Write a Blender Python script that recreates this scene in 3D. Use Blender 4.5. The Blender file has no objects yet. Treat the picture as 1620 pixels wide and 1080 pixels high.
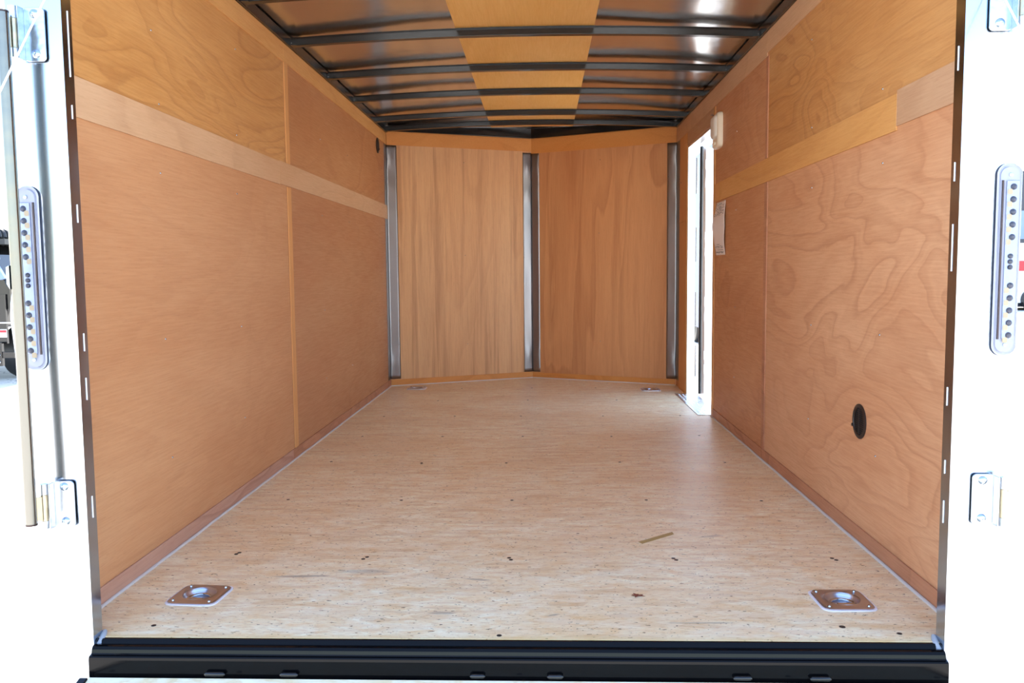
import bpy, bmesh, math, random
from mathutils import Vector, Matrix, noise as mnoise
random.seed(7)
S = bpy.context.scene
COL = S.collection
PI = math.pi

# ------------------------------------------------------------------ camera
F_PX = 1339.873
YAW, PITCH, ROLL = 0.0366, 0.0828, 0.0096
cam_d = bpy.data.cameras.new('camera')
cam_d.sensor_width = 36.0
cam_d.lens = F_PX / 1620 * 36.0
cam_d.clip_start = 0.02
cam_d.clip_end = 500
cam = bpy.data.objects.new('camera', cam_d)
COL.objects.link(cam)
fwd = Vector((-math.sin(YAW) * math.cos(PITCH), math.cos(YAW) * math.cos(PITCH), -math.sin(PITCH)))
rgt = Vector((math.cos(YAW), math.sin(YAW), 0))
dwn = fwd.cross(rgt)
r_ = rgt * math.cos(ROLL) + dwn * math.sin(ROLL)
d_ = -rgt * math.sin(ROLL) + dwn * math.cos(ROLL)
rot = Matrix((r_, -d_, -fwd)).transposed()
cam.matrix_world = Matrix.Translation((0.0803, -1.8511, 0.8292)) @ rot.to_4x4()
S.camera = cam

# ------------------------------------------------------------------ light
SUN_EL, SUN_AZ = math.radians(57), math.radians(-4)      # azimuth from +Y towards +X
w = bpy.data.worlds.new('sky')
S.world = w
w.use_nodes = True
wn = w.node_tree.nodes
wl = w.node_tree.links
wn.clear()
wo = wn.new('ShaderNodeOutputWorld')
wb = wn.new('ShaderNodeBackground')
sk = wn.new('ShaderNodeTexSky')
sk.sky_type = 'NISHITA'
sk.sun_disc = False
sk.sun_elevation = SUN_EL
sk.sun_rotation = SUN_AZ
sk.air_density = 1.0
sk.dust_density = 0.7
sk.ozone_density = 1.0
wl.new(sk.outputs[0], wb.inputs[0])
wb.inputs[1].default_value = 0.20
wl.new(wb.outputs[0], wo.inputs[0])
sun_d = bpy.data.lights.new('sun', 'SUN')
sun_d.energy = 4.4
sun_d.angle = math.radians(0.55)
sun_d.color = (1.0, 0.95, 0.88)
sun = bpy.data.objects.new('sun', sun_d)
COL.objects.link(sun)
sv = Vector((math.sin(SUN_AZ) * math.cos(SUN_EL), math.cos(SUN_AZ) * math.cos(SUN_EL), math.sin(SUN_EL)))
sun.rotation_euler = sv.to_track_quat('Z', 'Y').to_euler()
sun.location = (2, 6, 8)
S.view_settings.view_transform = 'Standard'
S.view_settings.look = 'None'
S.view_settings.gamma = 1.0
S.view_settings.use_curve_mapping = False
S.view_settings.exposure = 2.15
S.cycles.use_denoising = True
S.cycles.max_bounces = 12
S.cycles.diffuse_bounces = 8
S.cycles.glossy_bounces = 6
S.cycles.sample_clamp_indirect = 8.0
S.cycles.caustics_reflective = True

# ------------------------------------------------------------------ materials
def lin(c):
    return tuple(((v / 255) / 12.92 if v / 255 <= 0.04045 else ((v / 255 + 0.055) / 1.055) ** 2.4) for v in c) + (1,)

GL = lin

class Mat:
    def __init__(s, name):
        s.m = bpy.data.materials.new(name)
        s.m.use_nodes = True
        s.n = s.m.node_tree.nodes
        s.l = s.m.node_tree.links
        s.b = s.n['Principled BSDF']
        s._co = None
    def co(s):
        if s._co is None:
            s._co = s.n.new('ShaderNodeTexCoord').outputs['Object']
        return s._co
    def mapping(s, loc=(0, 0, 0), scale=(1, 1, 1), rot=(0, 0, 0), src=None):
        m = s.n.new('ShaderNodeMapping')
        m.inputs['Location'].default_value = loc
        m.inputs['Scale'].default_value = scale
        m.inputs['Rotation'].default_value = rot
        s.l.new(src or s.co(), m.inputs['Vector'])
        return m.outputs[0]
    def noise(s, vec, scale, detail=2, rough=0.5, dist=0.0):
        t = s.n.new('ShaderNodeTexNoise')
        s.l.new(vec, t.inputs['Vector'])
        t.inputs['Scale'].default_value = scale
        t.inputs['Detail'].default_value = detail
        t.inputs['Roughness'].default_value = rough
        t.inputs['Distortion'].default_value = dist
        return t.outputs[0]
    def math(s, op, a, b=None, c=None, clamp=False):
        t = s.n.new('ShaderNodeMath')
        t.operation = op
        t.use_clamp = clamp
        for i, v in enumerate((a, b, c)):
            if v is None: continue
            if isinstance(v, (int, float)): t.inputs[i].default_value = v
            else: s.l.new(v, t.inputs[i])
        return t.outputs[0]
    def ramp(s, fac, stops, interp='LINEAR'):
        t = s.n.new('ShaderNodeValToRGB')
        t.color_ramp.interpolation = interp
        e = t.color_ramp.elements
        while len(e) > 1: e.remove(e[-1])
        for i, (p, c) in enumerate(stops):
            if i == 0: x = e[0]; x.position = p
            else: x = e.new(p)
            x.color = c if len(c) == 4 else tuple(c) + (1,)
        s.l.new(fac, t.inputs[0])
        return t.outputs[0]
    def rf(s, fac, p0, p1, v0=0.0, v1=1.0):
        t = s.n.new('ShaderNodeMapRange')
        s.l.new(fac, t.inputs[0])
        for i, v in enumerate((p0, p1, v0, v1)): t.inputs[i + 1].default_value = v
        return t.outputs[0]
    def mix(s, fac, a, b, mode='MIX'):
        t = s.n.new('ShaderNodeMix')
        t.data_type = 'RGBA'
        t.blend_type = mode
        for idx, v in ((0, fac), (6, a), (7, b)):
            if isinstance(v, (int, float)): t.inputs[idx].default_value = v
            elif isinstance(v, tuple): t.inputs[idx].default_value = v
            else: s.l.new(v, t.inputs[idx])
        return t.outputs[2]
    def bump(s, h, strength, dist=0.01):
        t = s.n.new('ShaderNodeBump')
        t.inputs['Strength'].default_value = strength
        t.inputs['Distance'].default_value = dist
        s.l.new(h, t.inputs['Height'])
        s.l.new(t.outputs[0], s.b.inputs['Normal'])
        return t
    def set(s, **k):
        for a, v in k.items():
            i = s.b.inputs[a.replace('_', ' ')]
            if isinstance(v, (int, float, tuple)): i.default_value = v
            else: s.l.new(v, i)
        return s

def flat(name, c, rough=0.5, metal=0.0, **k):
    m = Mat(name)
    m.set(Base_Color=lin(c), Roughness=rough, Metallic=metal, **k)
    return m.m

def plywood(name, base, dark, light, axis='Y', seed=0.0, figure=1.0, lines=9.0, slant=0.0, stretch=0.3, tone=1.0, stripes=0.0):
    """rotary-cut lauan: cathedral contour figure plus fine fibre along the grain axis"""
    m = Mat(name)
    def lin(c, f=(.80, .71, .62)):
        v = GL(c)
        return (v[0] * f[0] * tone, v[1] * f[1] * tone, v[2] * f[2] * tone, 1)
    if axis == 'Y':
        big, fib, rotv = (1, stretch, 1), (1, .035, 1), (slant, 0, 0)
    elif axis == 'Z':
        big, fib, rotv = (1, 1, stretch), (1, 1, .03), (0, slant, 0)
    else:
        big, fib, rotv = (stretch, 1, 1), (.035, 1, 1), (0, 0, 0)
    off = (seed * 3.1, seed * 1.7, seed * 2.3)
    vb = m.mapping(off, big, rotv)
    vf = m.mapping(off, fib, rotv)
    n1 = m.noise(vb, 2.1, 2.4, .48, .9)
    ph = m.math('MULTIPLY', n1, lines * 6.283 * 1.7)
    wob = m.noise(vb, 30, 3, .6)
    ph = m.math('ADD', ph, m.math('MULTIPLY', wob, 1.6))
    sn = m.math('SINE', ph)
    fr = m.math('FRACT', m.math('ADD', m.math('MULTIPLY', n1, lines * 1.5), m.math('MULTIPLY', wob, .22)))
    ln = m.math('MULTIPLY', m.math('POWER', fr, 4.0), m.rf(fr, 1.0, .93, 0, 1))
    ph2 = m.math('SINE', m.math('ADD', m.math('MULTIPLY', n1, lines * 6.283 * 3.3), wob))
    mask = m.rf(m.noise(vb, 1.3, 1, .5), .36, .58, 0.35, 1.0)
    fibn = m.noise(vf, 190, 4, .7)
    pores = m.rf(m.noise(m.mapping(off, tuple(v * (1 if v == 1 else 2.0) for v in fib), rotv), 330, 2, .6), .60, .74, 0, 1)
    cloud = m.noise(vb, 3.2, 3, .55)
    c = m.mix(m.rf(cloud, .32, .7), lin(base), lin(light))
    c = m.mix(m.math('MULTIPLY', m.math('MULTIPLY', ln, mask), .66 * figure), c, lin(dark))
    c = m.mix(m.math('MULTIPLY', m.rf(ph2, -1, 1, 0, .13 * figure), mask), c, lin(dark))
    c = m.mix(m.rf(fibn, .42, .75, 0, .20), c, lin(dark))
    c = m.mix(m.rf(fibn, .5, .25, 0, .15), c, lin(light))
    if stripes:
        st = m.noise(m.mapping(off, (1, 1, .035) if axis == 'Z' else (1, .035, 1)), 17, 4, .62, .4)
        c = m.mix(m.rf(st, .50, .64, 0, stripes), c, lin(dark))
        c = m.mix(m.rf(st, .46, .34, 0, stripes * .5), c, lin(light))
    c = m.mix(m.math('MULTIPLY', pores, .25), c, lin(dark))
    m.set(Base_Color=c, Roughness=m.rf(fibn, .3, .7, .42, .58))
    m.b.inputs['Specular IOR Level'].default_value = .35
    m.bump(fibn, .12, .002)
    return m.m

def metal(name, c, rough, bs, bstr, scl=(1, 1, 1), bdist=.02, streak=None, fine=0.0):
    m = Mat(name)
    v = m.mapping((3.3, 1.2, .7), scl)
    h = m.noise(v, bs, 1.5, .45)
    if fine:
        h = m.math('ADD', h, m.math('MULTIPLY', m.noise(m.mapping((0, 0, 0), (1, 1, .02)), 300, 2, .5), fine))
    m.set(Base_Color=lin(c), Metallic=1.0, Roughness=rough)
    if streak:
        s = m.noise(m.mapping((0, 0, 0), streak), 60, 3, .6)
        m.set(Roughness=m.rf(s, .3, .7, rough * .7, rough * 1.5))
    m.bump(h, bstr, bdist)
    return m.m

# interior sheets of lauan (named by where the sheet was cut, each its own figure)
P_LA = plywood('lauan sheet a', (214, 160, 116), (168, 106, 68), (226, 178, 136), 'Y', 1.0, .35, 5, .12)
P_LB = plywood('lauan sheet b', (218, 164, 100), (158, 98, 50), (230, 182, 122), 'Y', 4.4, .62, 9, -.22, .32)
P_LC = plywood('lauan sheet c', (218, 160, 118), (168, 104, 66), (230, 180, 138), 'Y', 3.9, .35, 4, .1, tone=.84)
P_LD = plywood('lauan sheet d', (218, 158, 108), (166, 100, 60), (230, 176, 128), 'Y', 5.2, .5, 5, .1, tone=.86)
P_RA = plywood('lauan sheet e', (226, 174, 136), (168, 104, 68), (240, 196, 160), 'Y', 7.7, .62, 9, .06, .34)
P_RB = plywood('lauan sheet f', (216, 162, 104), (152, 92, 48), (228, 182, 126), 'Y', 9.1, .9, 8, .40, .40)
P_RC = plywood('lauan sheet g', (214, 158, 118), (160, 98, 62), (228, 178, 138), 'Y', 11.6, .5, 8, .1, .4)
P_N1 = plywood('lauan sheet h', (232, 182, 134), (150, 96, 62), (244, 200, 154), 'Z', 13.3, .35, 6, .0, .10, stripes=.36)
P_N2 = plywood('lauan sheet i', (224, 162, 112), (164, 98, 58), (234, 178, 128), 'Z', 15.8, .7, 6, .0, .14, stripes=.22)
P_CE = plywood('lauan ceiling strip', (246, 200, 116), (208, 152, 80), (252, 210, 134), 'Y', 17.2, .3, 4, .05)
T_PALE = plywood('pale plywood trim', (226, 188, 152), (180, 138, 106), (236, 204, 172), 'Y', 19.0, .4, 5)
T_GOLD = plywood('golden plywood trim', (232, 178, 112), (190, 128, 70), (242, 194, 130), 'Y', 21.0, .4, 4)
T_GREY = plywood('greyed plywood trim', (208, 170, 138), (168, 126, 98), (222, 188, 158), 'Y', 23.0, .5, 5)
T_BASE = plywood('pinkish plywood trim', (206, 164, 148), (160, 112, 98), (220, 182, 166), 'Y', 25.0, .9, 6)
T_BASE2 = plywood('red brown plywood trim', (204, 148, 118), (144, 92, 70), (214, 164, 134), 'Y', 26.0, .9, 6)
T_ORNG = plywood('orange plywood trim', (228, 156, 84), (186, 112, 50), (236, 170, 98), 'X', 27.0, .5, 4)
T_VERT = plywood('golden batten', (232, 174, 114), (186, 122, 70), (242, 190, 130), 'Z', 29.0, .4, 4)

def floor_mat():
    m = Mat('pressed wood strand floor')
    v1 = m.mapping((0, 0, 0), (.42, 1, 1))
    v2 = m.mapping((5, 2, 0), (.24, 1, 1))
    v3 = m.mapping((1, 7, 0), (.45, 1, 1), (0, 0, .25))
    v4 = m.mapping((3, 1, 0), (.5, 1, 1), (0, 0, -.3))
    a = m.noise(v1, 30, 6, .68, .6)
    b = m.noise(v2, 170, 5, .7)
    bl = m.noise(m.mapping((0, 3, 0), (.5, 1, 1)), 2.6, 3, .55, .5)
    c = m.mix(m.rf(a, .34, .66), lin((240, 208, 156)), lin((254, 246, 214)))
    c = m.mix(m.rf(bl, .42, .68, 0, .4), c, lin((226, 178, 118)))
    c = m.mix(m.rf(b, .52, .70, 0, .62), c, lin((186, 140, 94)))
    c = m.mix(m.rf(b, .46, .26, 0, .5), c, lin((246, 232, 208)))
    # strands lying across each other
    vo = m.n.new('ShaderNodeTexVoronoi')
    m.l.new(m.mapping((0, 0, 0), (9, 55, 1), (0, 0, .06)), vo.inputs['Vector'])
    vo.inputs['Scale'].default_value = 1.0
    hs = m.n.new('ShaderNodeSeparateColor')
    m.l.new(vo.outputs['Color'], hs.inputs[0])
    c = m.mix(m.rf(hs.outputs[0], .55, 1, 0, .28), c, lin((198, 148, 98)))
    c = m.mix(m.rf(hs.outputs[1], .6, 1, 0, .30), c, lin((244, 226, 196)))
    # small dark bark flecks
    for vec, sc, lo, hi, col in ((v3, 95, .69, .71, (66, 38, 22)), (v4, 150, .67, .70, (96, 60, 36)), (v1, 110, .67, .69, (120, 78, 48))):
        f = m.rf(m.noise(vec, sc, 2.5, .6), lo, hi, 0, 1.0)
        c = m.mix(f, c, lin(col))
    # grey scuffs, each with its own place on the boards
    sep = m.n.new('ShaderNodeSeparateXYZ')
    m.l.new(m.co(), sep.inputs[0])
    sn = m.noise(v1, 60, 3, .6)
    for (cx, cy, lx, ly, an, st) in ((-.586, .392, .10, .010, .05, .55), (-.42, .43, .09, .02, .0, .35), (-.10, .372, .045, .008, -.18, .5),
                                     (-.17, .145, .04, .012, .0, .45), (.45, .096, .10, .006, .02, .4), (.10, .137, .02, .006, .4, .5),
                                     (.60, .75, .05, .012, .3, .3)):
        dx = m.math('SUBTRACT', sep.outputs[0], cx)
        dy = m.math('SUBTRACT', sep.outputs[1], cy)
        u = m.math('ADD', m.math('MULTIPLY', dx, math.cos(an) / lx), m.math('MULTIPLY', dy, math.sin(an) / lx))
        q = m.math('ADD', m.math('MULTIPLY', dx, -math.sin(an) / ly), m.math('MULTIPLY', dy, math.cos(an) / ly))
        r = m.math('SQRT', m.math('ADD', m.math('MULTIPLY', u, u), m.math('MULTIPLY', q, q)))
        k = m.rf(m.math('ADD', r, m.math('MULTIPLY', sn, .9)), 1.45, .9, 0, st)
        c = m.mix(k, c, lin((122, 112, 108)))
    # sawn front edge: raw yellow chips
    e = m.rf(m.math('ADD', sep.outputs[1], m.math('MULTIPLY', a, .02)), .034, .018, 0, .5)
    c = m.mix(e, c, lin((226, 196, 136)))
    m.set(Base_Color=c, Roughness=m.rf(a, .3, .7, .34, .5))
    m.b.inputs['Specular IOR Level'].default_value = .5
    m.bump(m.math('ADD', a, m.math('MULTIPLY', b, .6)), .25, .0012)
    return m.m

def ramp_mat():
    m = Mat('pale pressed wood ramp')
    v = m.mapping((4, 2, 0), (.5, 1, 1), (0, 0, .5))
    a = m.noise(v, 30, 5, .6, 1.0)
    b = m.noise(m.mapping((1, 9, 0), (.4, 1, 1), (0, 0, -.4)), 90, 3, .6)
    c = m.mix(m.rf(a, .35, .65), lin((226, 206, 164)), lin((238, 232, 208)))
    c = m.mix(m.rf(b, .56, .72, 0, .5), c, lin((206, 176, 124)))
    m.set(Base_Color=c, Roughness=.6)
    m.bump(a, .2, .002)
    return m.m

def ground_mat():
    m = Mat('pale concrete yard')
    v = m.mapping()
    a = m.noise(v, .7, 5, .6)
    c = m.mix(m.rf(a, .3, .7), lin((205, 198, 186)), lin((222, 216, 205)))
    vo = m.n.new('ShaderNodeTexVoronoi')
    vo.feature = 'DISTANCE_TO_EDGE'
    wv = m.n.new('ShaderNodeVectorMath')
    wv.operation = 'ADD'
    nz = m.n.new('ShaderNodeTexNoise')
    nz.inputs['Scale'].default_value = 3
    nz.inputs['Detail'].default_value = 5
    m.l.new(v, nz.inputs['Vector'])
    m.l.new(v, wv.inputs[0])
    m.l.new(nz.outputs['Color'], wv.inputs[1])
    m.l.new(wv.outputs[0], vo.inputs['Vector'])
    vo.inputs['Scale'].default_value = .9
    c = m.mix(m.rf(vo.outputs[0], .012, .002, 0, .8), c, lin((84, 76, 68)))
    g = m.noise(v, 40, 3, .6)
    c = m.mix(m.rf(g, .62, .7, 0, .35), c, lin((128, 118, 106)))
    m.set(Base_Color=c, Roughness=.9)
    return m.m

M_FLOOR = floor_mat()
M_RAMP = ramp_mat()
M_GROUND = ground_mat()
M_POST = metal('polished aluminium post', (178, 184, 192), .15, 2.6, .30, (1, 1, .8), .035)
M_FLASH = metal('mill finish flashing', (150, 147, 149), .36, 6.0, .30, (1, 1, .7), .02)
M_ROOF = metal('polished roof sheet', (208, 207, 204), .17, 9, .10, (1, 1, 1), .01)
M_ZINC = metal('zinc plated steel', (188, 196, 206), .22, 40, .05)
M_PAN = metal('zinc pan', (190, 190, 200), .30, 40, .05)
M_BRASSY = metal('yellowish plated steel', (172, 162, 138), .26, 40, .05)
M_DOORAL = metal('door frame aluminium', (236, 238, 242), .3, 10, .05)
M_BLACKP = flat('black gloss paint', (10, 10, 12), .16)
M_SILL = flat('black gloss sill paint', (7, 7, 9), .12)
M_SILL.node_tree.nodes['Principled BSDF'].inputs['Specular IOR Level'].default_value = .15
M_BOW = flat('black enamel steel', (26, 25, 25), .20)
M_BLACKRUB = flat('black rubber', (24, 24, 26), .45)
M_SCREWB = flat('black screw', (30, 26, 26), .35)
M_WHITE = flat('white enamel', (236, 237, 240), .35)
M_SHELL = flat('white outer skin', (228, 230, 232), .35)
M_CAULK = flat('pale grey caulk', (206, 200, 196), .55)
M_SEAL = flat('grey silicone', (150, 156, 166), .35)
M_CREAM = flat('cream plastic', (238, 226, 204), .35)
M_PAPER = flat('white paper', (236, 222, 216), .7)
M_INK = flat('black ink', (52, 48, 52), .7)
M_VENT = flat('dark brown plastic', (38, 28, 26), .4)
M_VENTIN = flat('black vent mesh', (10, 12, 16), .6)
M_GLOW = Mat('frosted lamp lens').set(Base_Color=lin((222, 216, 206)), Roughness=.35).m
M_GLASS = Mat('clear polycarbonate').set(Base_Color=lin((244, 247, 255)), Roughness=.06, IOR=1.2).m
M_GLASS.node_tree.nodes['Principled BSDF'].inputs['Transmission Weight'].default_value = 1.0
M_REFL = flat('pale blue reflector', (154, 163, 192), .25, .35)
M_HOUS = flat('pale lavender housing', (172, 172, 184), .35)
M_AMBER = flat('pale amber reflector', (190, 168, 132), .4)
M_LED = flat('grey led chip', (70, 70, 80), .3)
M_GASK = flat('pale gasket', (226, 220, 224), .5)
M_DKLINE = flat('dark bronze strip', (70, 56, 54), .3, .6)
M_TAPE = flat('tan tape', (176, 146, 88), .6)
M_LEAF = flat('dry leaf', (122, 62, 40), .7)
M_DKBLUE = flat('dark blue grey paint', (66, 76, 100), .5)
M_RED = flat('red sign paint', (176, 34, 44), .5)
M_DKGREY = flat('charcoal paint', (44, 48, 58), .4)
M_WHT = flat('white lettering', (240, 240, 240), .5)
M_BLUEST = flat('blue grey paint', (108, 128, 168), .4)
M_FOL = flat('dark hedge green', (60, 70, 44), .8)

# ------------------------------------------------------------------ mesh helpers
def box(bm, x0, x1, y0, y1, z0, z1):
    v = [bm.verts.new(p) for p in ((x0, y0, z0), (x1, y0, z0), (x1, y1, z0), (x0, y1, z0), (x0, y0, z1), (x1, y0, z1), (x1, y1, z1), (x0, y1, z1))]
    for f in ((0, 3, 2, 1), (4, 5, 6, 7), (0, 1, 5, 4), (1, 2, 6, 5), (2, 3, 7, 6), (3, 0, 4, 7)):
        bm.faces.new([v[i] for i in f])
    return v

def prism(bm, pts, axis, a0, a1):
    """closed 2-D outline extruded along axis ('X','Y','Z')"""
    def P(p, a):
        return {'X': (a, p[0], p[1]), 'Y': (p[0], a, p[1]), 'Z': (p[0], p[1], a)}[axis]
    A = [bm.verts.new(P(p, a0)) for p in pts]
    B = [bm.verts.new(P(p, a1)) for p in pts]
    n = len(pts)
    bm.faces.new(A)
    bm.faces.new(B[::-1])
    for i in range(n):
        bm.faces.new((A[i], B[i], B[(i + 1) % n], A[(i + 1) % n]))

def tube(bm, pts, r, seg=12, caps=True):
    pts = [Vector(p) for p in pts]
    rings = []
    up = Vector((0, 0, 1))
    for i, p in enumerate(pts):
        d = (pts[min(i + 1, len(pts) - 1)] - pts[max(i - 1, 0)]).normalized()
        u = d.cross(up)
        if u.length < .1: u = d.cross(Vector((1, 0, 0)))
        u.normalize()
        v = d.cross(u)
        rr = r[i] if isinstance(r, (list, tuple)) else r
        rings.append([bm.verts.new(p + (u * math.cos(2 * PI * k / seg) + v * math.sin(2 * PI * k / seg)) * rr) for k in range(seg)])
    for a, b in zip(rings, rings[1:]):
        for k in range(seg):
            bm.faces.new((a[k], a[(k + 1) % seg], b[(k + 1) % seg], b[k]))
    if caps:
        bm.faces.new(rings[0][::-1])
        bm.faces.new(rings[-1])

def lathe(bm, c, axis, prof, seg=24):
    """prof: (radius, height) pairs along axis (unit vector) from c"""
    c = Vector(c); a = Vector(axis).normalized()
    u = a.orthogonal().normalized(); v = a.cross(u)
    rings = []
    for r, h in prof:
        if r < 1e-6: rings.append([bm.verts.new(c + a * h)])
        else: rings.append([bm.verts.new(c + a * h + (u * math.cos(2 * PI * k / seg) + v * math.sin(2 * PI * k / seg)) * r) for k in range(seg)])
    for p, q in zip(rings, rings[1:]):
        for k in range(seg):
            k2 = (k + 1) % seg
            f = [p[k % len(p)], p[k2 % len(p)], q[k2 % len(q)], q[k % len(q)]]
            f = list(dict.fromkeys(f))
            if len(f) > 2: bm.faces.new(f)

def rrect(cx, cy, w, h, r, n=5):
    out = []
    for sx, sy, a0 in ((1, 1, 0), (-1, 1, 90), (-1, -1, 180), (1, -1, 270)):
        for k in range(n + 1):
            a = math.radians(a0 + 90 * k / n)
            out.append((cx + sx * (w / 2 - r) + r * math.cos(a), cy + sy * (h / 2 - r) + r * math.sin(a)))
    return out

def obj(name, bm, mat, parent=None, kind=None, smooth=False, bevel=0, label=None):
    bmesh.ops.recalc_face_normals(bm, faces=bm.faces)
    me = bpy.data.meshes.new(name)
    if parent is not None:
        bmesh.ops.translate(bm, verts=bm.verts, vec=-parent.get('_l', Vector((0, 0, 0))) if False else -Vector(LOC.get(parent.name, (0, 0, 0))))
    bm.to_mesh(me)
    bm.free()
    if smooth:
        for p in me.polygons: p.use_smooth = True
        try: me.set_sharp_from_angle(angle=math.radians(40))
        except Exception: pass
    me.materials.append(mat)
    o = bpy.data.objects.new(name, me)
    COL.objects.link(o)
    if parent is not None:
        o.parent = parent
        LOC[o.name] = LOC.get(parent.name, (0, 0, 0))
    if kind: o['kind'] = kind
    if label: o['label'] = label
    if bevel:
        b = o.modifiers.new('bevel', 'BEVEL')
        b.width = bevel
        b.segments = 2
        b.limit_method = 'ANGLE'
    return o

LOC = {}
def thing(name, label, cat, loc=(0, 0, 0), group=None):
    o = bpy.data.objects.new(name, None)
    o.empty_display_size = .1
    COL.objects.link(o)
    o.location = loc
    o['label'] = label
    o['category'] = cat
    if group: o['group'] = group
    LOC[o.name] = tuple(loc)
    return o

def tag(o, label, cat, group=None):
    o['label'] = label
    o['category'] = cat
    if group: o['group'] = group
    return o

def shell(name):
    o = bpy.data.objects.new(name, None)
    COL.objects.link(o)
    o['kind'] = 'structure'
    LOC[o.name] = (0, 0, 0)
    return o

def nb(): return bmesh.new()

def bx(name, dims, mat, parent=None, kind=None, bevel=0, label=None):
    b = nb()
    box(b, *dims)
    return obj(name, b, mat, parent, kind, bevel=bevel, label=label)

def copy_tree(o, parent=None):
    c = o.copy()
    COL.objects.link(c)
    c.parent = parent
    for ch in list(o.children): copy_tree(ch, c)
    return c

def screw_mesh(name, r, mat, h=.0025, cross=True):
    b = nb()
    lathe(b, (0, 0, 0), (0, 0, 1), [(r, 0), (r * .95, h * .5), (r * .6, h), (0, h)], 10)
    me = bpy.data.meshes.new(name)
    bmesh.ops.recalc_face_normals(b, faces=b.faces)
    b.to_mesh(me); b.free()
    for p in me.polygons: p.use_smooth = True
    me.materials.append(mat)
    return me

ME_WS = screw_mesh('wall screw', .0030, M_ZINC)
ME_FS = screw_mesh('floor screw', .0062, M_SCREWB, .0012)

def screw(me, p, nrm, parent, s=1.0, name='screw'):
    o = bpy.data.objects.new(name, me)
    COL.objects.link(o)
    o.parent = parent
    o.location = Vector(p) - Vector(LOC.get(parent.name, (0, 0, 0)))
    o.rotation_euler = Vector(nrm).to_track_quat('Z', 'Y').to_euler()
    o.scale = (s, s, s)
    return o

# ------------------------------------------------------------------ dimensions (metres; floor top z=0, rear edge y=0)
A = 1.036
YL, YR, TIP = 4.27, 4.245, 4.73
ZT = 1.822
GZ = -.55
TW = .034           # wall thickness

# ------------------------------------------------------------------ yard ground
b = nb()
v = [b.verts.new(p) for p in ((-90, -70, GZ), (90, -70, GZ), (90, 130, GZ), (-90, 130, GZ))]
b.faces.new(v)
ground = obj('ground', b, M_GROUND, kind='structure')

# ------------------------------------------------------------------ floor with four recesses
RINGS = [(-.811, .248, -.07, 'near left'), (.823, .233, .02, 'near right'), (-.823, 4.13, .0, 'far left'), (.823, 4.005, .0, 'far right')]
def in_hole(x, y):
    return any(abs(x - r[0]) < .045 and abs(y - r[1]) < .045 for r in RINGS)
b = nb()
xs = sorted({-A, A} | {round(r[0] + s, 4) for r in RINGS for s in (-.045, .045)})
ys = sorted({0.0, YR} | {round(r[1] + s, 4) for r in RINGS for s in (-.045, .045) if r[1] + s < YR})
grid = {}
def gv(x, y):
    if (x, y) not in grid: grid[(x, y)] = b.verts.new((x, y, 0))
    return grid[(x, y)]
for x0, x1 in zip(xs, xs[1:]):
    for y0, y1 in zip(ys, ys[1:]):
        if in_hole((x0 + x1) / 2, (y0 + y1) / 2): continue
        b.faces.new((gv(x0, y0), gv(x1, y0), gv(x1, y1), gv(x0, y1)))
top = [gv(x, YR) for x in xs]
nl = b.verts.new((-A, YL, 0)); nt = b.verts.new((0, TIP, 0))
b.faces.new(top + [nt, nl])
r = bmesh.ops.extrude_face_region(b, geom=b.faces[:])
bmesh.ops.translate(b, verts=[e for e in r['geom'] if isinstance(e, bmesh.types.BMVert)], vec=(0, 0, -.022))
floor = obj('floor', b, M_FLOOR, kind='structure')
LOC['floor'] = (0, 0, 0)
bx('floor_underside', (-A, A, .0, 4.2, -.06, -.0235), M_BLACKP, floor)

rows = [(.043, ((-.847, 0), (-.024, 0), (.886, 0), (-.47, 1)), 0)]
rows = [[(-.847, .064), (-.024, .02), (.886, .043)],
        [(-.829, .585), (-.834, .572), (-.438, .55), (-.446, .533), (-.022, .546), (-.016, .530), (.452, .546), (.458, .532), (.905, .55), (.912, .535)],
        [(-.86, 1.175), (-.44, 1.166), (-.036, 1.167), (.45, 1.17), (.86, 1.16)],
        [(-.856, 1.797), (-.452, 1.772), (-.450, 1.755), (-.082, 1.767), (.41, 1.78), (.86, 1.77)],
        [(-.84, 2.37), (-.43, 2.36), (-.024, 2.359), (.42, 2.35), (.86, 2.37)],
        [(-.84, 2.96), (-.43, 2.96), (-.049, 2.957), (.42, 2.95), (.86, 2.96)],
        [(-.60, 3.55), (-.02, 3.56), (.55, 3.55)], [(-.5, 4.12), (.0, 4.13), (.45, 4.12)]]
for rw in rows:
    for x, y in rw:
        screw(ME_FS, (x, y, 0), (0, 0, 1), floor)
screw(ME_FS, (.77, .078, 0), (0, 0, 1), floor, 1.2)

# white caulk bead where the floor meets the walls
def bead(name, pts, r=.005):
    b = nb()
    tube(b, pts, r, 8)
    return obj(name, b, M_CAULK, kind='structure', smooth=True)
def wob(p0, p1, n, amp=.0012):
    o = []
    for i in range(n + 1):
        t = i / n
        o.append(tuple(p0[k] * (1 - t) + p1[k] * t + (random.uniform(-amp, amp) if k < 2 else 0) for k in range(3)))
    return o
bead('trim_1', wob((-A + .0075, .02, .001), (-A + .0075, YL, .001), 60), .0050)
bead('trim_2', wob((A - .0075, .02, .001), (A - .0075, 2.93, .001), 45), .0050)
bead('trim_3', wob((-A + .01, YL - .006, .001), (0, TIP - .010, .001), 20) + wob((0, TIP - .010, .001), (A - .01, YR - .006, .001), 20), .004)

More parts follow.
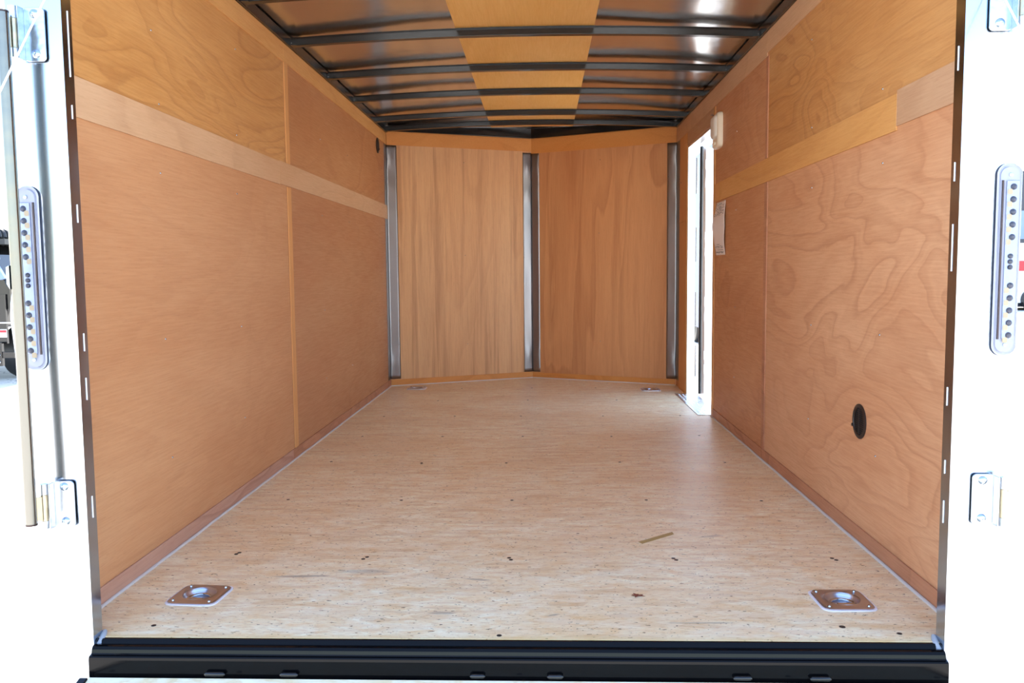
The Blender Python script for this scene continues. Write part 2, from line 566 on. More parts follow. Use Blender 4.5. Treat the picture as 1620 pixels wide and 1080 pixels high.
# ------------------------------------------------------------------ side walls
wl_ = shell('wall_left')
t0 = -A - .004
bx('plywood_panel', (t0 - .004, -A, 0.02, 1.855, 0, 1.255), P_LA, wl_)
bx('plywood_panel', (t0 - .004, -A, 0.02, 1.855, 1.257, ZT), P_LB, wl_)
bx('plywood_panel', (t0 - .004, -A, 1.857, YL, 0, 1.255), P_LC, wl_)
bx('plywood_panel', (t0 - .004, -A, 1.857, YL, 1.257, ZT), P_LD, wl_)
bx('outer_skin', (-A - TW, -A - .009, 0.02, YL - .02, -.06, 1.9), M_SHELL, wl_)
for y, z in ((.601, 1.526), (1.281, 1.646), (.632, 1.325), (1.265, 1.335), (.623, 1.125), (1.247, 1.121), (.609, .639), (1.244, .635), (.622, .281), (1.249, .293),
             (2.45, 1.12), (3.05, 1.12), (2.45, .64), (3.05, .64), (3.65, .64), (2.45, .29), (3.05, .29), (2.45, 1.5), (3.05, 1.5)):
    screw(ME_WS, (-A, y, z), (1, 0, 0), wl_)

DY0, DY1, DZ = 2.95, 3.80, 1.63      # side doorway
wr_ = shell('wall_right')
bx('plywood_panel', (A, A + .008, 0.02, 1.83, 0, 1.255), P_RA, wr_)
bx('plywood_panel', (A, A + .008, 0.02, 1.83, 1.257, ZT), P_RB, wr_)
bx('plywood_panel', (A, A + .008, 1.832, DY0, 0, 1.255), P_RC, wr_)
bx('plywood_panel', (A, A + .008, 1.832, DY0, 1.257, ZT), P_RC, wr_)
bx('plywood_panel', (A, A + .008, DY0 + .001, DY1, DZ, ZT), P_RC, wr_)
bx('plywood_panel', (A, A + .008, DY1 + .001, YR, 0, ZT), P_RC, wr_)
bx('outer_skin', (A + .009, A + TW, 0.02, DY0, -.06, 1.9), M_SHELL, wr_)
bx('outer_skin', (A + .009, A + TW, DY0, DY1, DZ, 1.9), M_SHELL, wr_)
bx('outer_skin', (A + .009, A + TW, DY0, DY1, -.06, -.005), M_SHELL, wr_)
bx('outer_skin', (A + .009, A + TW, DY1, YR - .02, -.06, 1.9), M_SHELL, wr_)
for y, z in ((1.252, 1.633), (.606, 1.327), (1.232, 1.325), (.592, 1.121), (1.22, 1.113), (1.199, .628), (.583, .639), (.59, .288), (1.21, .288),
             (2.4, 1.12), (2.4, .64), (2.4, .29), (2.4, 1.5)):
    screw(ME_WS, (A, y, z), (-1, 0, 0), wr_)

# plywood trims (battens and bands), each a strip nailed over the sheets
NT = [3]
def trim(dims, mat, screws=(), nrm=None):
    NT[0] += 1
    o = bx('trim_%d' % NT[0], dims, mat, kind='structure', bevel=.0006)
    LOC[o.name] = (0, 0, 0)
    for p in screws: screw(ME_WS, p, nrm, o)
    return o
e = .0045
L0, L1 = -A, -A + e
R0, R1 = A - e, A
trim((L0, L1, .03, 1.76, 1.207, 1.304), T_PALE)
trim((L0, L1, 1.762, YL - .002, 1.210, 1.308), T_PALE)
trim((L0, L1, .03, 1.86, 1.740, ZT), T_GOLD)
trim((L0, L1, 1.862, YL - .004, 1.742, ZT), T_GOLD)
trim((L0, L1, .03, 1.83, .0, .047), T_BASE)
trim((L0, L1, 1.832, YL - .004, .0, .047), T_BASE2)
trim((L0, L1, 1.862, 1.912, .048, 1.206), T_VERT)
trim((L0, L1, 1.862, 1.912, 1.3085, 1.741), T_VERT)
trim((R0, R1, .03, .498, 1.207, 1.302), T_GREY)
trim((R0, R1, .4995, 2.905, 1.196, 1.294), T_GOLD)
trim((R0, R1, .03, 1.838, 1.734, ZT), T_PALE)
trim((R0, R1, 1.84, YR - .004, 1.720, ZT), T_PALE)
trim((R0, R1, .03, 2.905, .0, .047), T_BASE2)
trim((R0, R1, 1.805, 1.85, .048, 1.194), T_BASE2)
trim((R0, R1, 1.815, 1.85, 1.296, 1.719), T_BASE2)
trim((R0, R1, 2.907, 2.948, .0, 1.719), T_VERT)
trim((R0, R1, 2.949, DY1 + .0, DZ + .002, 1.719), T_GREY, [(A - e, 3.4, 1.69), (A - e, 3.0, 1.69)], (-1, 0, 0))
trim((R0, R1, DY1 + .004, 4.10, .0, 1.15), T_VERT)
trim((R0, R1, DY1 + .004, 4.10, 1.151, 1.719), T_VERT, [(A - e, 3.86, 1.66), (A - e, 4.04, 1.42)], (-1, 0, 0))

# ------------------------------------------------------------------ V nose
wf = shell('wall_front')
def nose_frame(side):
    if side < 0: p0, p1 = Vector((-A, YL, 0)), Vector((0, TIP, 0))
    else: p0, p1 = Vector((A, YR, 0)), Vector((0, TIP, 0))
    u = (p1 - p0); ln = u.length; u.normalize()
    n = Vector((u.y, -u.x, 0))
    if n.y > 0: n = -n
    return p0, u, n, ln
def nslab(name, side, s0, s1, z0, z1, off, th, mat, parent=None, kind=None, bevel=0):
    p0, u, n, ln = nose_frame(side)
    b = nb()
    vs = []
    for z in (z0, z1):
        for s_, o_ in ((s0, off), (s1, off), (s1, off + th), (s0, off + th)):
            p = p0 + u * s_ + n * o_
            vs.append(b.verts.new((p.x, p.y, z)))
    for f in ((0, 3, 2, 1), (4, 5, 6, 7), (0, 1, 5, 4), (1, 2, 6, 5), (2, 3, 7, 6), (3, 0, 4, 7)):
        b.faces.new([vs[i] for i in f])
    return obj(name, b, mat, parent, kind, bevel=bevel)
def npt(side, s, off, z):
    p0, u, n, ln = nose_frame(side)
    p = p0 + u * s + n * off
    return (p.x, p.y, z)
LN = nose_frame(-1)[3]
LNR = nose_frame(1)[3]
nslab('plywood_panel', -1, 0, LN, 0, ZT + .04, -.008, .008, P_N1, wf)
nslab('plywood_panel', 1, 0, LNR, 0, ZT + .04, -.008, .008, P_N2, wf)
nslab('outer_skin', -1, -.03, LN + .02, -.06, 1.92, -.05, .04, M_SHELL, wf)
nslab('outer_skin', 1, -.03, LNR + .02, -.06, 1.92, -.05, .04, M_SHELL, wf)
for sd, s_, z in ((-1, .588, 1.635), (-1, .60, .285), (-1, .59, .95), (1, .59, 1.104), (1, .58, .30), (1, .58, 1.64)):
    screw(ME_WS, npt(sd, s_, .0, z), nose_frame(sd)[2], wf, 1.2)
def ntrim(side, s0, s1, z0, z1, mat, off=0.0, th=.0045):
    NT[0] += 1
    return nslab('trim_%d' % NT[0], side, s0, s1, z0, z1, off, th, mat, kind='structure', bevel=.0006)
ntrim(-1, .006, LN - .0019, 1.738, ZT + .012, T_ORNG)
ntrim(1, .006, LNR - .0019, 1.722, ZT + .012, T_ORNG)
ntrim(-1, .006, LN - .0019, 0, .046, T_ORNG)
ntrim(1, .006, LNR - .0019, 0, .042, T_ORNG)

# folded metal flashing in the three corners (gently dented sheet)
def flashing(label, legs, z0, z1, screws):
    """legs: list of (start3d, end3d, normal) strips meeting at a fold"""
    NT[0] += 1
    b = nb()
    N, K = 60, 6
    for (p, q, n) in legs:
        p, q, n = Vector(p), Vector(q), Vector(n)
        g = []
        for i in range(N + 1):
            z = z0 + (z1 - z0) * i / N
            row = []
            for k in range(K + 1):
                t = k / K
                x = p.lerp(q, t)
                d = mnoise.noise(Vector((x.x * 5, x.y * 5, z * 3.2))) * .0018 * math.sin(PI * t)
                # oil-can dents near the ends
                for zc, am in ((z1 - .10, .0060), (z0 + .13, .005), (z1 - .30, .003)):
                    d += am * math.exp(-((z - zc) / .055) ** 2) * math.sin(PI * t)
                x = x + n * (.0015 + max(-.001, d))
                row.append(b.verts.new((x.x, x.y, z)))
            g.append(row)
        for i in range(N):
            for k in range(K):
                b.faces.new((g[i][k], g[i][k + 1], g[i + 1][k + 1], g[i + 1][k]))
    bmesh.ops.remove_doubles(b, verts=b.verts, dist=.0004)
    o = obj('trim_%d' % NT[0], b, M_FLASH, kind='structure', smooth=True)
    LOC[o.name] = (0, 0, 0)
    m = o.modifiers.new('thickness', 'SOLIDIFY'); m.thickness = .0008; m.offset = -1
    for p, n in screws: screw(ME_WS, p, n, o, .9)
    return o
nL, nR = nose_frame(-1)[2], nose_frame(1)[2]
c0 = (-A, YL, 0)
flashing('', [((-A, YL - .085, 0), (-A, YL, 0), (1, 0, 0)), ((-A, YL, 0), npt(-1, .078, 0, 0), nL)], .05, 1.738,
         [(npt(-1, .070, .003, z), nL) for z in (1.50, .947, .30)] + [((-A + .003, YL - .07, z), (1, 0, 0)) for z in (1.5, .9, .3)])
flashing('', [((A, 4.105, 0), (A, YR, 0), (-1, 0, 0)), ((A, YR, 0), npt(1, .072, 0, 0), nR)], .045, 1.722,
         [(npt(1, .064, .003, z), nR) for z in (1.485, .918, .294)] + [((A - .003, 4.12, z), (-1, 0, 0)) for z in (1.45, .9, .3)])
flashing('', [(npt(-1, LN - .072, 0, 0), (0, TIP, 0), nL), ((0, TIP, 0), npt(1, LNR - .066, 0, 0), nR)], .048, 1.728,
         [(npt(-1, LN - .066, .003, z), nL) for z in (1.49, .934, .314)] + [(npt(1, LNR - .058, .003, z), nR) for z in (1.485, .933, .295)])

# ------------------------------------------------------------------ roof
def zroof(x): return 1.897 - .030 * (x / A) ** 2
ceil = shell('ceiling')
b = nb()
NX, NY = 72, 150
g = []
for i in range(NX + 1):
    x = -A - .02 + (2 * A + .04) * i / NX
    ymax = TIP + .02 - (TIP - YL) * min(1, abs(x) / A)
    row = []
    for j in range(NY + 1):
        y = -.015 + (ymax + .015) * j / NY
        k_ = max(0, 1 - (abs(x) / .95) ** 2)
        wv = mnoise.noise(Vector((x * 2.6, y * 3.4, 1.7))) * .0040 + mnoise.noise(Vector((x * 1.3, y * 6.5, 5.1))) * .0016
        row.append(b.verts.new((x, y, zroof(x) + .002 + k_ * .012 + wv * min(1, (1.02 - abs(x)) * 4 if abs(x) < 1.02 else 0))))
    g.append(row)
for i in range(NX):
    for j in range(NY):
        b.faces.new((g[i][j], g[i][j + 1], g[i + 1][j + 1], g[i + 1][j]))
rs = obj('roof_sheet', b, M_ROOF, ceil, smooth=True)
m = rs.modifiers.new('thickness', 'SOLIDIFY'); m.thickness = .006; m.offset = 1 if rs.data.polygons[0].normal.z > 0 else -1
# check orientation: thickness must go up
b = nb()
xs_ = [-.292 + .604 * i / 8 for i in range(9)]
for x0, x1 in zip(xs_, xs_[1:]):
    vv = [b.verts.new(p) for p in ((x0, .0, zroof(x0) - .0075), (x1, .0, zroof(x1) - .0075), (x1, 4.50, zroof(x1) - .0075), (x0, 4.50, zroof(x0) - .0075),
                                   (x0, .0, zroof(x0) - .0035), (x1, .0, zroof(x1) - .0035), (x1, 4.50, zroof(x1) - .0035), (x0, 4.50, zroof(x0) - .0035))]
    for f in ((0, 3, 2, 1), (4, 5, 6, 7), (0, 1, 5, 4), (1, 2, 6, 5), (2, 3, 7, 6), (3, 0, 4, 7)): b.faces.new([vv[k] for k in f])
bmesh.ops.remove_doubles(b, verts=b.verts, dist=1e-5)
obj('plywood_strip', b, P_CE, ceil)

# black top rails round the box
def rail(name, label, dims=None, nose=None, group='black steel top rails'):
    if dims is not None:
        o = bx(name, dims, M_BOW, bevel=.002)
    else:
        p0, u, n, ln = nose_frame(nose)
        b = nb()
        vs = []
        for top in (0, 1):
            for s_, o_ in ((.02, 0), (ln - .008, 0), (ln - .008, .020), (.02, .020)):
                p = p0 + u * s_ + n * o_
                z = ZT + .013 if not top else zroof(p.x) - .001 + .012 * max(0, 1 - (abs(p.x) / .95) ** 2)
                vs.append(b.verts.new((p.x, p.y, z)))
        for f in ((0, 3, 2, 1), (4, 5, 6, 7), (0, 1, 5, 4), (1, 2, 6, 5), (2, 3, 7, 6), (3, 0, 4, 7)):
            b.faces.new([vs[i] for i in f])
        o = obj(name, b, M_BOW, bevel=.002)
    return tag(o, label, 'rail', group)
rail('top_rail', 'long black steel roof rail above the left side wall', (-A - .008, -A + .014, .03, YL - .01, ZT + .001, zroof(A) - .003))
rail('top_rail', 'long black steel roof rail above the right side wall and doorway', (A - .014, A + .008, .03, YR - .01, ZT + .001, zroof(A) - .003))
rail('top_rail', 'short black rail over the left half of the angled front wall', nose=-1)
rail('top_rail', 'short black rail over the right half of the angled front wall', nose=1)

# roof bows: pressed hat-section ribs
def make_bow():
    t = thing('roof_bow', '', 'roof beam', (0, 0, 1.83), 'black arched roof bows')
    b = nb()
    n = 24
    prof = [(-.017, .0), (-.017, .029), (-.030, .029), (-.030, .032), (.030, .032), (.030, .029), (.017, .029), (.017, .0)]
    prev = None
    for i in range(n + 1):
        x = -(A - .016) + 2 * (A - .016) * i / n
        zb = zroof(x) - .0085 - .0325
        ring = [b.verts.new((x, p[0], zb + p[1])) for p in prof]
        if prev:
            for k in range(len(prof)):
                k2 = (k + 1) % len(prof)
                b.faces.new((prev[k], prev[k2], ring[k2], ring[k]))
        else: b.faces.new(ring)
        prev = ring
    b.faces.new(prev[::-1])
    obj('beam', b, M_BOW, t, bevel=.0015)
    for s in (-1, 1):
        b = nb()
        x = s * (A - .0155)
        box(b, min(x, x - s * .004), max(x, x - s * .004), -.032, .032, ZT + .004, 1.85)
        box(b, min(x - s * .0041, x - s * .028), max(x - s * .0041, x - s * .028), -.032, -.020, ZT + .004, ZT + .008)
        br = obj('end_bracket', b, M_BOW, t)
        for yy in (-.024, .024):
            screw(ME_WS, (x - s * .004, yy, 1.837), (-s, 0, 0), br, .9)
    return t
# parent screws correctly: bracket LOC equals bow LOC
bow = make_bow()
BY = [(.72, 'black arched roof bow nearest the rear opening, above the near tie-down plates'),
      (1.345, 'black roof bow at the very top edge of the picture'),
      (1.955, 'black roof bow nearest of the fully visible ones, above the left wall batten'),
      (2.60, 'black roof bow second of the fully visible ones, in front of the doorway lamp'),
      (3.20, 'black roof bow at the near end of the side doorway, third fully visible one'),
      (3.855, 'black roof bow at the far end of the side doorway, fourth fully visible one'),
      (4.235, 'black roof bow farthest in, where the front wall begins to angle')]
for i, (y, lb) in enumerate(BY):
    o = bow if i == 0 else copy_tree(bow)
    o.location.y = y
    o['label'] = lb

# ------------------------------------------------------------------ rear frame: posts, header
def make_post(side):
    xi = -.947 if side < 0 else .957
    xo = side * 1.070
    lab = ('polished aluminium rear corner post left of the opening, beside the chrome lock bar' if side < 0 else
           'polished aluminium rear corner post right of the opening, with the bare hinge strap')
    t = thing('corner_post', lab, 'post', (side * 1.01, 0, -.13), 'rear corner posts')
    b = nb()
    # rear face as fine grid so that it can be slightly uneven, then solid behind
    N, K = 70, 6
    g = []
    for i in range(N + 1):
        z = -.13 + (1.95 + .13) * i / N
        row = []
        for k in range(K + 1):
            t_ = k / K
            x = xi + (xo - xi) * t_
            wv = mnoise.noise(Vector((x * 4 + side * 7, 3.1, z * 2.6))) * .0022 * math.sin(PI * min(1, max(0, t_)))
            row.append(b.verts.new((x, -.020 + wv, z)))
        g.append(row)
    for i in range(N):
        for k in range(K):
            b.faces.new((g[i][k], g[i][k + 1], g[i + 1][k + 1], g[i + 1][k]))
    # returns
    inner = [[b.verts.new((xi - side * .003 * j, -.020 + .034 * j, -.13 + 2.08 * i / N)) if j else g[i][0] for j in (0, 1)] for i in range(N + 1)]
    outer = [[b.verts.new((xo, .018, -.13 + 2.08 * i / N)) if j else g[i][K] for j in (0, 1)] for i in range(N + 1)]
    for G in (inner, outer):
        for i in range(N): b.faces.new((G[i][0], G[i][1], G[i + 1][1], G[i + 1][0]))
    for i in range(N): b.faces.new((inner[i][1], outer[i][1], outer[i + 1][1], inner[i + 1][1]))
    b.faces.new([g[N][k] for k in range(K + 1)] + [outer[N][1], inner[N][1]])
    b.faces.new([g[0][k] for k in range(K + 1)] + [outer[0][1], inner[0][1]])
    obj('post_face', b, M_POST, t, smooth=True)
    # thin white strips on the inner return, painting light leaking past the jamb
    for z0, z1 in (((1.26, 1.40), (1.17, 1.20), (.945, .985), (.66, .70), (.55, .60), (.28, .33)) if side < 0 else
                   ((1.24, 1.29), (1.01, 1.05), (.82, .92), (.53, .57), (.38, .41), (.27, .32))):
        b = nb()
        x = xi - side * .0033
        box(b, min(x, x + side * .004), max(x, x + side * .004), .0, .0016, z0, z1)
        obj('light_leak_streak', b, M_WHITE, t)
    # silicone smear at the foot where the sill meets the post
    b = nb()
    tube(b, [(xi - side * .004, .022, .004), (xi - side * .010, .0, -.004), (xi - side * .006, -.018, -.020), (xi + side * .004, -.0275, -.034)],
         [.006, .008, .007, .003], 10)
    obj('silicone_bead', b, M_SEAL, t, smooth=True, label='grey silicone smear at the foot of the post')
    return t
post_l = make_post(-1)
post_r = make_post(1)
bx('trim_99', (-1.07, 1.07, -.020, .018, 1.955, 2.03), M_DOORAL, kind='structure')
bx('trim_98', (-.944, .954, -.018, .018, 1.77, 1.93), M_DOORAL, kind='structure')

# ------------------------------------------------------------------ sill and ramp
sill = thing('rear_sill', 'glossy black stepped steel sill between floor edge and ramp', 'sill', (0, -.03, -.06))
prof = [(-.0003, -.0008), (-.006, -.0012), (-.010, -.0055), (-.013, -.0105), (-.017, -.0085), (-.025, -.0070), (-.031, -.0085), (-.035, -.014),
        (-.037, -.0215), (-.040, -.0235), (-.047, -.0240), (-.0495, -.0265), (-.0505, -.032), (-.052, -.115), (-.004, -.115), (0, -.0236)]
b = nb()
prism(b, prof, 'X', -.944, .954)
obj('sill_extrusion', b, M_SILL, sill, smooth=False)

ramp = thing('ramp_door', 'lowered ramp with pale pressed wood deck and black edges', 'ramp', (0, -.06, -.06))
SL = (-.54 + .068) / (-1.95 + .06)
def rz(y, off=0): return -.066 + (y + .06) * SL * 1.0 + off
def rslab(name, x0, x1, y0, y1, off0, off1, mat, bevel=0):
    b = nb()
    vs = []
    for o_ in (off0, off1):
        for x, y in ((x0, y0), (x1, y0), (x1, y1), (x0, y1)):
            vs.append(b.verts.new((x, y, rz(y, o_))))
    for f in ((0, 3, 2, 1), (4, 5, 6, 7), (0, 1, 5, 4), (1, 2, 6, 5), (2, 3, 7, 6), (3, 0, 4, 7)): b.faces.new([vs[i] for i in f])
    return obj(name, b, mat, ramp, bevel=bevel)
deck = rslab('deck', -.938, .962, -.062, -1.90, -.012, 0, M_RAMP)
rslab('edge_trim', -.958, -.9385, -.066, -1.91, -.022, .003, M_BLACKP, .002)
rslab('edge_trim', .9625, .982, -.080, -1.91, -.022, .003, M_BLACKP, .002)
rslab('edge_trim', -.958, .982, -1.9105, -1.925, -.022, .003, M_BLACKP, .002)
for x in (-.91, -.615, .023, .62, .945):
    screw(ME_FS, (x, -.085, rz(-.085)), (0, 0, 1), ramp, 1.05)
for x in (-.60, 0.0, .6):
    screw(ME_FS, (x, -.9, rz(-.9)), (0, 0, 1), ramp, 1.05)
for x0, x1 in ((-.678, -.632), (-.508, -.468), (-.085, -.052), (.085, .12), (.49, .53), (.655, .70)):
    b = nb()
    tube(b, [(x0, -.0575, -.0595), (x0 + .004, -.0575, -.0585), (x1 - .004, -.0575, -.0585), (x1, -.0575, -.0595)], [.0025, .0055, .0055, .0025], 10)
    obj('hinge_barrel', b, M_BLACKP, ramp, smooth=True)

# ------------------------------------------------------------------ recessed tie-down rings
def tie_down(x, y, a, label):
    t = thing('tie_down_ring', label, 'anchor plate', (x, y, 0), 'recessed floor tie-downs')
    n = 48
    def circ(r, z): return [(r * math.cos(2 * PI * (k + .5) / n), r * math.sin(2 * PI * (k + .5) / n), z) for k in range(n)]
    def sq(h, rad, z):
        o = []
        for k in range(n):
            an = 2 * PI * (k + .5) / n
            c, s = math.cos(an), math.sin(an)
            # superellipse-like rounded square
            rr = h / (abs(c) ** 7 + abs(s) ** 7) ** (1 / 7)
            o.append((rr * c, rr * s, z))
        return o
    def rings(b, L):
        R = [[b.verts.new(p) for p in l] for l in L]
        for p, q in zip(R, R[1:]):
            for k in range(n): b.faces.new((p[k], p[(k + 1) % n], q[(k + 1) % n], q[k]))
        return R
    M = Matrix.Translation((x, y, 0)) @ Matrix.Rotation(a, 4, 'Z')
    b = nb()
    R = rings(b, [sq(.0685, 0, .0004), sq(.068, 0, .0026), sq(.062, 0, .0028)])
    b.transform(M)
    obj('gasket', b, M_GASK, t, smooth=True)
    b = nb()
    R = rings(b, [sq(.0635, 0, .0022), sq(.0635, 0, .0042), sq(.0615, 0, .0058), sq(.056, 0, .0060), circ(.0455, .0062), circ(.0435, .0075), circ(.0415, .0065),
                  circ(.0395, .002), circ(.037, -.004), circ(.033, -.0078), circ(.027, -.0090), circ(.0235, -.0095), circ(.021, -.0125), circ(.016, -.0150), circ(.006, -.0155)])
    b.faces.new(R[-1])
    b.transform(M)
    obj('pan', b, M_PAN, t, smooth=True)
    b = nb()
    pts = [(-.029, -.026, -.004)] + [(.030 * math.cos(th), -.010 + .034 * math.sin(th) + .0, -.006 + .001 * math.sin(th)) for th in [PI - PI * k / 14 for k in range(15)]] + [(.029, -.026, -.004)]
    tube(b, pts, .0042, 10)
    tube(b, [(-.029, -.026, -.004), (.029, -.026, -.004)], .0042, 10)
    b.transform(M)
    obj('ring', b, M_ZINC, t, smooth=True)
    b = nb()
    box(b, -.022, .022, -.036, -.022, -.002, .0055)
    b.transform(M)
    obj('clamp_bar', b, M_ZINC, t, bevel=.002)
    me = ME_WS
    for sx in (-1, 1):
        for sy in (-1, 1):
            p = M @ Vector((sx * .048, sy * .048, .0058))
            screw(me, p, (0, 0, 1), t, 1.5)
    return t
tie_down(*RINGS[0][:3], 'square zinc recessed tie-down plate in the floor beside the left corner post')
tie_down(*RINGS[1][:3], 'square zinc recessed tie-down plate in the floor beside the right corner post')
tie_down(*RINGS[2][:3], 'small-looking tie-down plate in the far left corner of the floor')
tie_down(*RINGS[3][:3], 'small-looking tie-down plate in the far right corner beside the doorway')

# ------------------------------------------------------------------ tail lights
def tail_light(side, zc, label):
    xc = side * (1.041 if side < 0 else 1.056)
    y0 = -.0235
    t = thing('tail_light', label, 'tail light', (xc, y0, zc), 'clear lens tail lights on the rear posts')
    def plate(w_, h_, r_, ya, yb):
        b = nb()
        prism(b, rrect(xc, zc, w_, h_, r_, 8), 'Y', ya, yb)
        return b
    obj('gasket', plate(.050, .405, .024, y0, y0 - .002), M_HOUS, t, bevel=.0008)
    obj('housing', plate(.036, .385, .017, y0 - .0021, y0 - .005), M_HOUS, t)
    b = nb()
    n = 10
    xr = xc + side * .004
    zs = [zc + .152 - k * .026 for k in range(5)] + [zc - .053 - k * .026 for k in range(5)]
    for i, z in enumerate(zs):
        for j in range(4):
            b2 = None
    obj('reflector', (lambda bb: (box(bb, xr - .0125, xr + .0125, y0 - .0085, y0 - .0051, zc - .165, zc + .165), bb)[1])(nb()), M_REFL, t, bevel=.001)
    for z in zs:
        b = nb()
        prism(b, rrect(xr - side * .006, z - .010, .010, .012, .003, 3), 'Y', y0 - .0086, y0 - .0094)
        obj('reflector_facet', b, M_AMBER, t)
    led0 = None
    for z in zs:
        if led0 is None:
            b = nb()
            lathe(b, (xr + side * .001, y0 - .0086, z), (0, -1, 0), [(.0066, 0), (.0062, .0014), (.004, .003), (0, .0036)], 14)
            led0 = obj('led', b, M_LED, t, smooth=True)
            z0_ = z
        else:
            o = led0.copy(); COL.objects.link(o); o.parent = t; o.location.z = z - z0_
    for k, dz in enumerate((.0115, 0, -.0115)):
        b = nb()
        lathe(b, (xr + side * -.001, y0 - .0086, zc - .003 + dz), (0, -1, 0), [(.0052, 0), (.0052, .002), (.0035, .0042), (0, .005)], 14)
        obj('led', b, M_LED, t, smooth=True)
    b = nb()
    xs0 = xc - side * .0145
    box(b, xs0 - .0012, xs0 + .0012, y0 - .0075, y0 - .0051, zc - .166, zc + .166)
    obj('side_strip', b, M_DKLINE, t)
    # clear domed cover
    b = nb()
    lev = [(.0430, .398, y0 - .0022), (.0425, .3975, y0 - .0100), (.0395, .3945, y0 - .0142), (.033, .388, y0 - .0162)]
    R = [[b.verts.new((p[0], yy, p[1])) for p in rrect(xc, zc, w_, h_, w_ / 2 - .001, 8)] for w_, h_, yy in lev]
    for p, q in zip(R, R[1:]):
        for k in range(len(p)): b.faces.new((p[k], p[(k + 1) % len(p)], q[(k + 1) % len(p)], q[k]))
    b.faces.new(R[-1])
    obj('lens', b, M_GLASS, t, smooth=True)
    for s in (-1, 1):
        b = nb()
        lathe(b, (xc, y0 - .0051, zc + s * .177), (0, -1, 0), [(.0045, 0), (.004, .002), (0, .0028)], 12)
        obj('mounting_screw', b, M_ZINC, t, smooth=True)
    return t
tail_light(-1, .822, 'long clear oval tail light on the left corner post beside the chrome lock bar')
tail_light(1, .842, 'long clear oval tail light on the right corner post')

# ------------------------------------------------------------------ door hinges, lock bar, ramp cables
def hinge(side, xk, z0, z1, label, reach):
    yk = -.048
    s = -side          # plate runs towards the opening
    t = thing('door_hinge', label, 'hinge', (xk, -.03, (z0 + z1) / 2), 'barn door hinges on the corner posts')
    xp0, xp1 = xk + s * .010, xk + s * .056
    b = nb()
    prism(b, rrect((xp0 + xp1) / 2, (z0 + z1) / 2, abs(xp1 - xp0), z1 - z0, .009, 5), 'Y', -.0245, -.0285)
    obj('leaf_plate', b, M_ZINC, t, bevel=.001)
    b = nb()
    x = xk + s * .009
    box(b, min(x, x + s * .003), max(x, x + s * .003), -.050, -.0286, z0 + .002, z1 - .002)
    obj('flange', b, M_ZINC, t, bevel=.0008)
    H = z1 - z0
    for za, zb in ((z1 - H * .24, z1 - .002), (z0 + .004, z0 + H * .20)):
        b = nb(); lathe(b, (xk, yk, za), (0, 0, 1), [(0, 0), (.0085, 0), (.0085, zb - za), (0, zb - za)], 20)
        obj('barrel', b, M_ZINC, t, smooth=True)
    b = nb(); lathe(b, (xk, yk, z0 + H * .21), (0, 0, 1), [(0, 0), (.0088, 0), (.0088, H * .54), (0, H * .54)], 20)
    obj('barrel', b, M_BRASSY, t, smooth=True)
    b = nb()
    zs0, zs1 = z0 + H * .23, z0 + H * .73
    xe = xk + side * reach[0]
    prism(b, [(xk, yk - .0087), (xe, reach[1] - .002), (xe, reach[1] + .002), (xk, yk - .0045)], 'Z', zs0, zs1)
    obj('strap', b, M_BRASSY, t, bevel=.0006)
    for z in (z0 + H * .14, z1 - H * .12):
        b = nb()
        xx = (xp0 + xp1) / 2 + s * .002
        lathe(b, (xx, -.0286, z), (0, -1, 0), [(.0095, 0), (.009, .002), (.006, .0042), (.003, .0048), (.003, .003), (0, .003)], 20)
        obj('bolt', b, M_ZINC, t, smooth=True)
    return t
hinge(-1, -1.026, .266, .372, 'zinc hinge low on the left corner post, strap clasping the lock bar', (.014, -.068))
hinge(-1, -1.036, 1.287, 1.400, 'zinc hinge high on the left corner post above the tail light', (.008, -.068))
hinge(1, 1.057, .274, .386, 'zinc hinge low on the right corner post with a bare strap', (.13, -.052))
hinge(1, 1.058, 1.312, 1.424, 'zinc hinge high on the right corner post above the tail light', (.13, -.052))

bar = thing('lock_bar', 'tall chrome door lock bar standing beside the left corner post', 'lock bar', (-1.038, -.080, .287))
b = nb(); lathe(b, (-1.038, -.080, .290), (0, 0, 1), [(0, 0), (.0118, 0), (.0118, 1.085), (0, 1.085)], 24)
obj('pipe', b, metal('galvanised pipe', (122, 120, 114), .24, 20, .05), bar, smooth=True)
for z in (.286, 1.3755):
    b = nb(); lathe(b, (-1.038, -.080, z), (0, 0, 1), [(0, 0), (.0124, 0), (.0124, .0035), (0, .0035)], 24)
    obj('end_cap', b, M_DKLINE, bar, smooth=True)
b = nb()
prism(b, [(-1.0505, .80), (-1.0575, .812), (-1.0575, .848), (-1.0505, .852)], 'Y', -.088, -.070)
obj('clamp', b, M_ZINC, bar, bevel=.001)
b = nb(); lathe(b, (-1.0575, -.079, .828), (-1, 0, 0), [(.006, 0), (.0055, .002), (0, .004)], 14)
obj('clamp_bolt', b, M_ZINC, bar, smooth=True)
b = nb()
prism(b, [(-1.050, .795), (-1.0545, .77), (-1.0565, .74), (-1.0535, .70), (-1.0500, .655)], 'Y', -.084, -.074)
obj('handle', b, M_ZINC, bar, bevel=.001)

def cable(name, p0, p1, label):
    p0, p1 = Vector(p0), Vector(p1)
    b = nb()
    pts = []
    for i in range(25):
        t = i / 24
        p = p0.lerp(p1, t)
        p.z -= .004 * math.sin(PI * t)
        pts.append(p)
    tube(b, pts, .0020, 8)
    o = obj(name, b, M_WHITE, smooth=True)
    return tag(o, label, 'cable', 'white ramp cables')
cable('ramp_cable', (-.953, -.026, 1.46), (-.690, -1.85, -.508), 'white ramp cable crossing in front of the left upper hinge')
cable('ramp_cable', (1.009, -.026, 1.418), (.830, -1.85, -.508), 'white ramp cable crossing in front of the right upper hinge')

